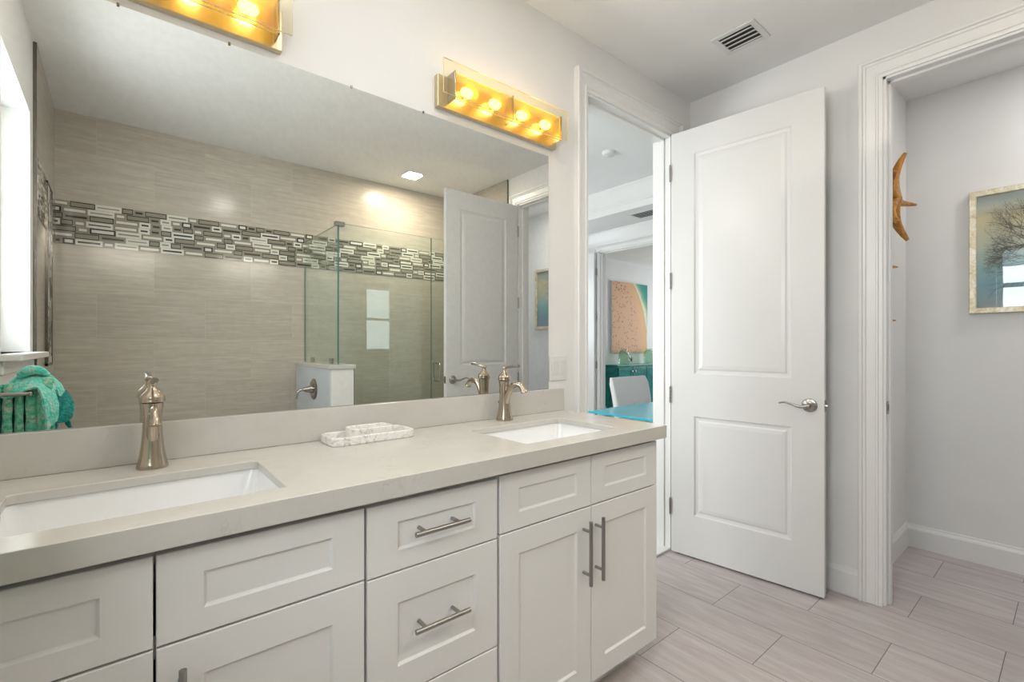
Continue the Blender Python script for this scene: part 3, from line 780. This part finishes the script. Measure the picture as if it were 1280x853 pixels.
# marble trays
def tray(x0, x1, y0, y1, z, h, t, r, label, name):
    bm = NB()
    q = lambda d, zz, rad: [(x, y, zz) for x, y in rr(x0+d, x1-d, y0+d, y1-d, rad, 6)]
    loft(bm, [q(.002, z, r), q(0, z+.003, r), q(0, z+h-.002, r), q(.002, z+h, r), q(t-.002, z+h, r*.7), q(t, z+h-.002, r*.7), q(t+.001, z+.008, r*.7), q(t+.004, z+.007, r*.6)])
    return tag(mk(name, bm, M['marble'], smo=30), label, 'tray')
tray(.487, .760, 1.412, 1.538, .9142, .0255, .012, .022, 'long white marble tray on the countertop against the backsplash', 'marble_tray')
tray(.560, .698, 1.440, 1.522, .9218, .034, .010, .016, 'small marble dish nested inside the long tray', 'marble_dish')

# mirror
mr = thing('wall_mirror', 'wide frameless wall mirror above the vanity', 'mirror', (.6, YV-.003, 1.0175))
b = NB(); box(b, XL+.002, 1.5135, YV-.0060, YV-.0012, 1.0175, 2.0800)
o = mk('mirror_pane', b, [M['mirror'], M['mirror_edge']], mr)
for f in o.data.polygons:
    if f.normal.y > -.5: f.material_index = 1
for x in (.0, .245, .60, .87):
    b = NB(); box(b, x-.003, x+.003, YV-.0085, YV-.0005, 2.076, 2.0845, bev=.0008); mk('mirror_clip', b, M['edge_trim'], mr)

# light switch
b = NB(); sw = thing('light_switch', 'white double rocker switch plate between mirror and bedroom doorway', 'light switch', (1.577, YV, 1.052))
box(b, 1.520, 1.634, YV-.006, YV-.0003, 1.052, 1.168, bev=.003); mk('plate', b, M['plastic'], sw)
for cx in (1.554, 1.600):
    b = NB(); loft(b, [[(cx-.0165, YV-.0055, 1.077), (cx+.0165, YV-.0055, 1.077), (cx+.0165, YV-.0055, 1.143), (cx-.0165, YV-.0055, 1.143)], [(cx-.0155, YV-.0075, 1.078), (cx+.0155, YV-.0075, 1.078), (cx+.0155, YV-.0115, 1.142), (cx-.0155, YV-.0115, 1.142)]])
    mk('rocker', b, M['plastic'], sw)

# ------------------------------------------------------------------ vanity lights
def vanity_light(x, z, label):
    """x = left end of the back plate"""
    r = thing('vanity_light', label, 'wall light', (x+.313, YV, z), group='glass and metal vanity lights')
    b = NB(); box(b, x, x+.626, YV-.024, YV-.0006, z, z+.122, bev=.002); mk('back_plate', b, M['gold_chrome'], r)
    for k in range(3):
        fx = x+.0445+.280*k; b = NB()
        box(b, fx-.002, fx+.002, YV-.078, YV-.0242, z+.019, z+.125, bev=.0006)
        mk('divider', b, M['nickel'], r)
    for yy, x0, x1, z0, z1, nm, mt in ((YV-.0865, x-.012, x+.638, z+.023, z+.149, 'glass_panel', 'pale_amber'), (YV-.072, x+.047, x+.6015, z+.0205, z+.120, 'amber_panel', 'amber')):
        b = NB(); box(b, x0, x1, yy, yy+.006, z0, z1)
        o = mk(nm, b, [M[mt], M['clear_edge']], r)
        for f in o.data.polygons:
            if abs(f.normal.y) < .5: f.material_index = 1
    for k in range(4):
        bx = x+.045+.280*(k//2)+(.070 if k % 2 == 0 else .205)
        b = NB(); lathe(b, [(.011, 0), (.011, -.008), (.0085, -.010)], bx, z+.075, 16, axis='y', base=YV-.0242); sk = mk('socket', b, M['nickel'], r, smo=40)
        b = NB(); tube(b, [(bx-.026, YV-.048, z+.075), (bx-.020, YV-.048, z+.075), (bx-.010, YV-.048, z+.075), (bx+.010, YV-.048, z+.075), (bx+.020, YV-.048, z+.075), (bx+.026, YV-.048, z+.075)], [.005, .014, .018, .018, .014, .005], 16); mk('bulb', b, M['bulb'], r, smo=60)
    for k in range(2):
        l = bpy.data.lights.new('vanity_glow', 'POINT'); l.energy = .05; l.color = (1, .72, .36); l.shadow_soft_size = .02
        o = bpy.data.objects.new('vanity_glow', l); COL.objects.link(o); o.location = (x+.185+.28*k, YV-.050, z+.115)
vanity_light(.9205, 2.115, 'lit brass and glass vanity light above the far sink')
vanity_light(-.2445, 2.103, 'lit brass and glass vanity light above the near sink, cut by the frame top')

# ------------------------------------------------------------------ ceiling fittings
def grille(name, x0, x1, y0, y1, z, label, n=4):
    r = thing(name, label, 'vent', ((x0+x1)/2, (y0+y1)/2, z))
    b = NB(); f = .026
    for a in ((x0, x1, y0, y0+f), (x0, x1, y1-f, y1), (x0, x0+f, y0+f, y1-f), (x1-f, x1, y0+f, y1-f)): box(b, a[0], a[1], a[2], a[3], z-.006, z-.0003, bev=.0012)
    mk('frame', b, M['vent'], r)
    b = NB(); box(b, x0+f, x1-f, y0+f, y1-f, z-.002, z-.0004); mk('opening_shade', b, M['dark'], r)  # flat dark sheet painted for the shade behind the louvers
    w = (x1-x0-2*f)
    for k in range(n):
        cx = x0+f+w*(k+.5)/n; b = NB(); h = w/n*.30
        loft(b, [[(cx-h, y, z-.0095), (cx-h+.002, y, z-.011), (cx+h, y, z-.0045), (cx+h-.001, y, z-.003)] for y in (y0+f, y1-f)]); mk('louver', b, M['vent'], r)
    return r
grille('ceiling_vent', 2.254, 2.440, .970, 1.176, CE, 'small white ceiling vent with dark slots above the bathroom door')
grille('ceiling_vent', 4.56, 4.82, 2.85, 3.39, 2.73, 'grey vent in the bedroom soffit seen through the doorway', 5)
def downlight(x, y, z, label, s=.075):
    r = thing('recessed_light', label, 'ceiling light', (x, y, z))
    b = NB()
    for a in ((-s, s, -s, -s+.014), (-s, s, s-.014, s), (-s, -s+.014, -s+.014, s-.014), (s-.014, s, -s+.014, s-.014)): box(b, x+a[0], x+a[1], y+a[2], y+a[3], z-.006, z-.0003, bev=.001)
    mk('bezel', b, M['plastic'], r)
    b = NB(); box(b, x-s+.014, x+s-.014, y-s+.014, y+s-.014, z-.004, z-.0008); mk('lens', b, M['lamp_disc'], r)
downlight(2.0, -.665, CE, 'square lit downlight over the shower, seen in the mirror')
downlight(.85, .62, CE, 'unseen square downlight added as fill over the floor in front of the vanity')  # added fixture for the vanity fill, out of view
downlight(3.28, -.30, CC, 'unseen square downlight added to light the closet')  # added fixture for the closet fill, out of view
b = NB(); lathe(b, [(.062, 0), (.062, -.012), (.056, -.030), (.030, -.040), (.002, -.041)], 3.49, 2.80, 32, base=3.0)
tag(mk('smoke_detector', b, M['plastic'], smo=40), 'round white smoke detector on the bedroom ceiling', 'smoke detector')

# ------------------------------------------------------------------ shower glass and fittings (seen in the mirror)
def glass_sheet(name, x0, x1, y0, y1, z0, z1, thin, parent=None, label=None, cat=None):
    b = NB(); box(b, x0, x1, y0, y1, z0, z1)
    o = mk(name, b, [M['glass'], M['glass_edge']], parent)
    for f in o.data.polygons:
        if abs(f.normal[thin]) < .5: f.material_index = 1
    return o
GY = -.285
sp = thing('shower_panel', 'clear glass side panel standing on the low wall', 'glass panel', (1.21, -.66, 1.075))
glass_sheet('glass', 1.206, 1.215, YB+.004, GY, 1.077, 2.082, 0, sp)
for y in (-.42, -.86):
    b = NB(); box(b, 1.200, 1.2055, y-.022, y+.022, 1.0755, 1.118, bev=.001); box(b, 1.2155, 1.221, y-.022, y+.022, 1.0755, 1.118, bev=.001); mk('clamp', b, M['chrome'], sp)
fp = thing('shower_panel', 'clear fixed glass front panel of the shower, left of its door', 'glass panel', (1.6, GY, 0))
bm = NB(); box(bm, 1.327, 1.966, GY, GY+.009, .002, 1.0765); box(bm, 1.2155, 1.966, GY, GY+.009, 1.0768, 2.09)
o = mk('glass', bm, [M['glass'], M['glass_edge']], fp)
for f in o.data.polygons:
    if abs(f.normal.y) < .5: f.material_index = 1
b = NB(); box(b, 1.190, 1.255, GY-.028, GY+.018, 2.070, 2.100, bev=.002); mk('corner_clip', b, M['chrome'], fp)
sd = thing('shower_door', 'clear glass shower door with a chrome D handle, partly behind the closet door', 'shower door', (2.35, GY, 0))
glass_sheet('glass', 1.970, 2.722, GY, GY+.009, .012, 2.09, 1, sd)
b = NB()
for sg, yb in ((1, GY+.0092), (-1, GY-.0002)):
    pts = bezier([(2.020, yb, 1.068), (2.020, yb+sg*.035, 1.068), (2.020, yb+sg*.048, 1.055), (2.020, yb+sg*.048, .995), (2.020, yb+sg*.048, .935), (2.020, yb+sg*.035, .922), (2.020, yb, .922)], 6)
    tube(b, pts, .0085, 14)
mk('handle', b, M['chrome'], sd, smo=60)
for z in (.35, 1.75):
    b = NB(); box(b, 2.672, 2.7285, GY-.006, GY+.015, z-.045, z+.045, bev=.002); mk('hinge', b, M['chrome'], sd)
# tub valve on the low wall
vv = thing('tub_valve', 'brushed nickel tub valve with lever on the low wall, seen in the mirror', 'valve', (1.142, -.60, .80))
b = NB(); lathe(b, [(.080, 0), (.080, -.003), (.070, -.010), (.045, -.014)], -.600, .883, 36, axis='x', base=1.1418); mk('plate', b, M['nickel'], vv, smo=40)
b = NB(); lathe(b, [(.030, -.014), (.028, -.030), (.020, -.060), (.012, -.078)], -.600, .883, 28, axis='x', base=1.1418)
tube(b, bezier([(1.072, -.60, .883), (1.050, -.60, .880), (1.030, -.60, .870), (1.022, -.60, .845), (1.018, -.60, .815)], 5), [.0095]*10+[.007]*11, 12); mk('lever_handle', b, M['nickel'], vv, smo=50)

# ------------------------------------------------------------------ towel on a wall arm (seen in the mirror)
TY, TZ = .860, 1.058
AY = TY+.048
ta = thing('towel_arm', 'brushed nickel towel arm on the left wall under the window', 'towel holder', (XL, AY, TZ))
b = NB(); lathe(b, [(.026, .0003), (.026, .006), (.020, .010), (.010, .013)], AY, TZ, 24, axis='x', base=XL); mk('wall_plate', b, M['nickel'], ta, smo=40)
b = NB(); tube(b, [(XL+.012, AY, TZ), (-.225, AY, TZ)], .0065, 14); lathe(b, [(.0065, 0), (.009, .002), (.009, .008), (.004, .012)], AY, TZ, 16, axis='x', base=-.225); mk('arm', b, M['nickel'], ta, smo=40)
tw = thing('hand_towel', 'bunched aqua-green woven towel hanging from the towel arm', 'towel', (-.22, TY, .80))
def fold(bm, x0, x1, xb, ytop, zt, zb, r0, r1, yo):
    pts = bezier([(x0, TY-.004, zt-.03), (x0+.2*(x1-x0), TY+.012, zt), (x1, TY+yo, zt-.012), (x1+(xb-x1)*.5, TY+yo+.006, (zt+zb)/2), (xb, TY+yo, zb)], 8)
    n = len(pts); tube(bm, pts, [r0+(r1-r0)*k/n + .0012*math.sin(k*1.3) for k in range(n)], 16, flat=(1.0, .62), up=(1, 0, 0))
b = NB()
for x1, xb, zt, r0, r1, yo in ((-.302, -.306, 1.078, .011, .0125, .018), (-.276, -.279, 1.082, .011, .0135, .022), (-.250, -.251, 1.082, .011, .0130, .020), (-.222, -.220, 1.088, .013, .0160, .024), (-.190, -.184, 1.094, .018, .0240, .030)):
    fold(b, x1+.004, x1, xb, 0, zt, .84, r0, r1, yo)
mk('hanging_folds', b, M['towel'], tw, smo=70)
b = NB()
for x1 in (-.29, -.262, -.234, -.204, -.180):
    fold(b, x1, x1, x1, 0, 1.074, .85, .016, .020, -.022)
mk('back_folds', b, M['towel_in'], tw, smo=70, label='back layer coloured dark for the shade between folds')  # shade of the gaps between front folds, put into the colour
# upper flap, a sheet draped over the bunch, ruffled, with thickness
def sheet(bm, fn, nu, nv, th, mi=0):
    G = [[Vector(fn(i/nu, j/nv)) for j in range(nv+1)] for i in range(nu+1)]
    top = [[bm.verts.new(G[i][j]) for j in range(nv+1)] for i in range(nu+1)]
    bot = []
    for i in range(nu+1):
        row = []
        for j in range(nv+1):
            du = G[min(i+1, nu)][j]-G[max(i-1, 0)][j]; dv = G[i][min(j+1, nv)]-G[i][max(j-1, 0)]
            n = du.cross(dv).normalized(); row.append(bm.verts.new(G[i][j]-n*th))
        bot.append(row)
    for i in range(nu):
        for j in range(nv):
            bm.faces.new((top[i][j], top[i+1][j], top[i+1][j+1], top[i][j+1])).material_index = mi
            bm.faces.new((bot[i][j], bot[i][j+1], bot[i+1][j+1], bot[i+1][j])).material_index = mi
    for i in range(nu):
        bm.faces.new((top[i][0], bot[i][0], bot[i+1][0], top[i+1][0])); bm.faces.new((top[i][nv], top[i+1][nv], bot[i+1][nv], bot[i][nv]))
    for j in range(nv):
        bm.faces.new((top[0][j], top[0][j+1], bot[0][j+1], bot[0][j])); bm.faces.new((top[nu][j], bot[nu][j], bot[nu][j+1], top[nu][j+1]))
def lerp(a, b_, t): return a+(b_-a)*t
CT = [(-.272, 1.100), (-.250, 1.117), (-.215, 1.124), (-.178, 1.112), (-.155, 1.082), (-.140, 1.040), (-.134, .990)]
def flap(u, v):
    k = u*(len(CT)-1); i = min(int(k), len(CT)-2); f = k-i
    x = lerp(CT[i][0], CT[i+1][0], f); z = lerp(CT[i][1], CT[i+1][1], f)
    hang = .036+.012*math.sin(u*9)
    y = TY + lerp(-.050, .022+.060*min(1, u*1.5), v); a = (v-.35)*1.9
    dz = -abs(a)**1.6*hang; dx = -.028*max(0, v-.4)*(1+1.4*u) + .004*math.sin(v*11+u*7)
    return (x+dx, y, z+dz+.002*math.sin(v*17+u*5))
b = NB(); sheet(b, flap, 30, 18, .007); mk('draped_flap', b, M['towel_top'], tw, smo=80)
def inner(u, v):
    x = lerp(-.172, -.138, u) - .018*v*math.sin(u*5); z = lerp(1.055, .965, v) + .012*math.sin(u*6+1)
    return (x+.012*math.sin(v*3), TY+.010+.022*math.sin(u*3.2)+.02*v, z)
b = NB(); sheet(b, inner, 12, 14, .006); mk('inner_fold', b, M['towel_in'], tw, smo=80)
b = NB(); 
pts = bezier([(-.252, TY-.010, 1.112), (-.232, TY+.004, 1.130), (-.208, TY+.008, 1.133), (-.180, TY+.004, 1.112)], 6)
tube(b, pts, [.008, .012, .015, .016, .017, .018, .019, .0195, .020, .0195, .019, .0185, .018, .017, .016, .014, .012, .009, .006], 16, flat=(.8, 1.1)); mk('top_bunch', b, M['towel_top'], tw, smo=80)
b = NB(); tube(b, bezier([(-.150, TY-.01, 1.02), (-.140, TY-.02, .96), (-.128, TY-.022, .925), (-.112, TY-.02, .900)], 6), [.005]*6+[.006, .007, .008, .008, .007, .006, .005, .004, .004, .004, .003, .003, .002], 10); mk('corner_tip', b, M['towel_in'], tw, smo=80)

# ------------------------------------------------------------------ closet: framed print and starfish
PY0, PY1, PZ0, PZ1 = -.877, .408, 1.392, 2.068
fr = thing('framed_print', 'long framed misty tree print in a champagne leaf frame on the closet wall', 'picture', (CX1-.02, -.235, PZ0))
b = NB(); fw = .030; D = .032
inn = lambda d, x: [(x, PY0+d, PZ0+d), (x, PY1-d, PZ0+d), (x, PY1-d, PZ1-d), (x, PY0+d, PZ1-d)]
loft(b, [inn(0, CX1-.0005), inn(0, CX1-D), inn(.003, CX1-D-.002), inn(fw-.003, CX1-D-.001), inn(fw, CX1-D+.002), inn(fw, CX1-.010)], True, False); mk('frame', b, M['leaf'], fr)
b = NB(); box(b, CX1-.012, CX1-.010, PY0+fw, PY1-fw, PZ0+fw, PZ1-fw); art = mk('print', b, M['sunset'], fr)
b = NB()
def branch(y, z, a, L, w, d):
    n = 3; pts = [(CX1-.0128, y, z)]
    for k in range(n):
        a += random.uniform(-.28, .28); y += math.cos(a)*L/n; z += math.sin(a)*L/n; pts.append((CX1-.0128, y, z))
    if any(p[1] > PY1-.05 or p[1] < PY0+.05 or p[2] > PZ1-.06 or p[2] < PZ0+.04 for p in pts): return
    tube(b, pts, [w*(1-.25*k/n) for k in range(n+1)], 4, flat=(.15, 1), up=(1, 0, 0))
    if d == 0: return
    for k in range(3 if d > 2 else 2): branch(y, z, a+random.uniform(-.75, .75), L*random.uniform(.62, .85), w*.62, d-1)
random.seed(12)
for a0 in (.30, .75, 1.2, 1.6, 2.1, 2.6): branch(-.10, 1.62, a0, .155, .0042, 6)
for a0 in (.05, .35, .6): branch(.03, 1.70, a0, .11, .0030, 5)
for a0 in (2.8, 3.0): branch(-.28, 1.68, a0, .15, .0038, 5)
tube(b, bezier([(CX1-.0128, -.12, 1.43), (CX1-.0128, -.11, 1.55), (CX1-.0128, -.10, 1.64)], 4), [.012]*9, 4, flat=(.05, 1), up=(1, 0, 0))
mk('bare_branches', b, M['ink'], art)
b = NB(); box(b, CX1-.019, CX1-.017, PY0+fw-.002, PY1-fw+.002, PZ0+fw-.002, PZ1-fw+.002); mk('glazing', b, M['clear'], fr)

def starfish(x, z, R, a0, label, lift=.05):
    bm = NB(); y0 = CYL-.020
    for k in range(5):
        a = math.radians((a0, 92+a0, 158, -135, -78+a0)[k]); pts = []; rad = []
        for i in range(9):
            t = i/8; bend = 0
            aa = a + bend*t*.5
            pts.append((x+math.cos(aa)*R*t, y0-lift*t*t*1.0+.012*math.sin(t*PI), z+math.sin(aa)*R*t)); rad.append((.026*(1-t)**.75+.009)*R/.238)
        tube(bm, pts, rad, 12, flat=(.75, 1.0))
    bmesh.ops.create_uvsphere(bm, u_segments=16, v_segments=8, radius=.026, matrix=Matrix.Translation((x, y0, z)) @ Matrix.Diagonal((1, .7, 1, 1)))
    return tag(mk('wooden_starfish', bm, M['wood'], smo=60), label, 'wall decoration', 'wooden starfish on the closet wall')
starfish(3.318, 2.03, .238, 0, 'orange-brown wooden starfish on the closet wall, topmost of its column')
starfish(3.130, 1.638, .170, 3, 'wooden starfish whose one arm tip shows past the closet casing, middle of its column', .015)
starfish(3.080, 1.345, .115, 2, 'wooden starfish almost hidden by the closet casing, lowest of its column', .03)

# ------------------------------------------------------------------ bedroom desk and chair
dk = thing('desk', 'turquoise glass-topped desk with white steel trestles in the bedroom', 'desk', (3.2, 1.98, 0))
b = NB(); box(b, 2.560, 4.25, BY0+.03, 2.245, .738, .750, bev=.0015); mk('desk_top', b, M['turquoise'], dk)
for X in (2.75, 4.06):
    b = NB()
    tube(b, bezier([(X, 1.76, 0.002), (X, 1.80, .35), (X, 1.835, .66), (X, 1.86, .715), (X, 1.92, .722), (X, 2.04, .722), (X, 2.10, .715), (X, 2.125, .66), (X, 2.16, .35), (X, 2.20, 0.002)], 5), .0145, 12)
    tube(b, [(X, 1.80, .30), (X, 2.165, .30)], .009, 10)
    mk('trestle', b, M['white_steel'], dk, smo=60)
ch = thing('desk_chair', 'white upholstered chair pushed up to the turquoise desk', 'chair', (3.6, 2.45, 0))
b = NB(); n = 9
def chair_back(v):
    z = lerp(.44, .925, v); return z, 2.60+.07*v*v
loops = []
for k in range(n):
    v = k/(n-1); z, y = chair_back(v); w = .255+.018*v; d = .032-.008*v
    if k == n-1: w -= .02; d *= .6
    loops.append([(3.605+px, y+py, z) for px, py in rr(-w, w, -d, d, d*.8, 4)])
loft(b, loops); mk('backrest', b, M['leather'], ch, smo=50)
b = NB(); box(b, 3.355, 3.855, 2.13, 2.60, .40, .485, bev=.025); mk('seat', b, M['leather'], ch, smo=50)
for sx in (3.39, 3.82):
    for sy in (2.17, 2.57):
        b = NB(); tube(b, [(sx, sy, .40), (sx, sy, .002)], [.020, .013], 12); mk('leg', b, M['white_steel'], ch, smo=50)

# ------------------------------------------------------------------ dining room: sideboard, jars, print
sx0, sx1, sy0, sy1 = 6.58, 8.30, 5.10, 5.385
sb_ = thing('sideboard', 'glossy teal sideboard against the far dining room wall', 'sideboard', (7.4, 5.24, 0))
b = NB(); box(b, sx0+.02, sx1-.02, sy0+.015, sy1, .14, .835, bev=.004); mk('body', b, M['teal'], sb_)
b = NB(); box(b, sx0, sx1, sy0-.01, sy1+.005, .835, .865, bev=.006); mk('top', b, M['teal'], sb_)
for k in range(4):
    x0 = sx0+.045+k*.41; b = NB()
    loft(b, [[(x0+d, sy0+.014-p, .17+d), (x0+.395-d, sy0+.014-p, .17+d), (x0+.395-d, sy0+.014-p, .815-d), (x0+d, sy0+.014-p, .815-d)] for d, p in ((0, 0), (0, .012), (.002, .014), (.045, .014), (.050, .008))])
    d = mk('door', b, M['teal'], sb_)
    kx = x0+(.355 if k % 2 == 0 else .04); b = NB(); lathe(b, [(.006, 0), (.006, -.012), (.018, -.018), (.020, -.026), (.012, -.032), (.001, -.033)], kx, .745, 20, axis='y', base=sy0); mk('knob', b, M['nickel'], d, smo=50)
for x in (sx0+.05, sx1-.05):
    for y in (sy0+.04, sy1-.04):
        b = NB(); tube(b, [(x, y, .14), (x, y, .001)], [.028, .016], 12); mk('leg', b, M['teal'], sb_, smo=50)
def jar(x, y, label):
    r = thing('glass_jar', label, 'jar', (x, y, .8655), group='green jars on the sideboard')
    b = NB(); lathe(b, [(.085, 0), (.095, .008), (.098, .03), (.098, .19), (.085, .225), (.068, .24), (.068, .262), (.075, .268), (.075, .274), (.062, .274), (.062, .24), (.078, .222), (.092, .19), (.092, .03), (.085, .012)], x, y, 32, base=.8655); mk('jar_body', b, M['jar_glass'], r, smo=40)
    b = NB(); tube(b, bezier([(x-.080, y-.02, 1.115), (x-.060, y-.080, 1.10), (x-.020, y-.105, 1.045), (x+.030, y-.106, .985), (x+.075, y-.085, .955)], 6), .0085, 10); mk('rope', b, M['plastic'], r, smo=60)
    b = NB()
    for k in range(5):
        a = math.radians(90+72*k); tube(b, [(x+.075, y-.098, .955), (x+.075+math.cos(a)*.055, y-.100, .955+math.sin(a)*.055)], [.013, .004], 8, flat=(.5, 1))
    mk('starfish_charm', b, M['rubber'], r)
jar(6.95, 5.235, 'green glass jar with rope and starfish charm, left one on the teal sideboard')
jar(7.70, 5.235, 'green glass jar beside the doorway edge, right one on the teal sideboard')
cv = thing('canvas_print', 'aerial beach canvas print above the teal sideboard', 'picture', (7.3, 5.38, 1.07))
b = NB(); box(b, 6.77, 7.84, 5.358, 5.3985, 1.07, 2.36); o = mk('canvas', b, [M['beach'], M['bedroom_wall']], cv)
for f in o.data.polygons:
    if f.normal.y > -.5: f.material_index = 1
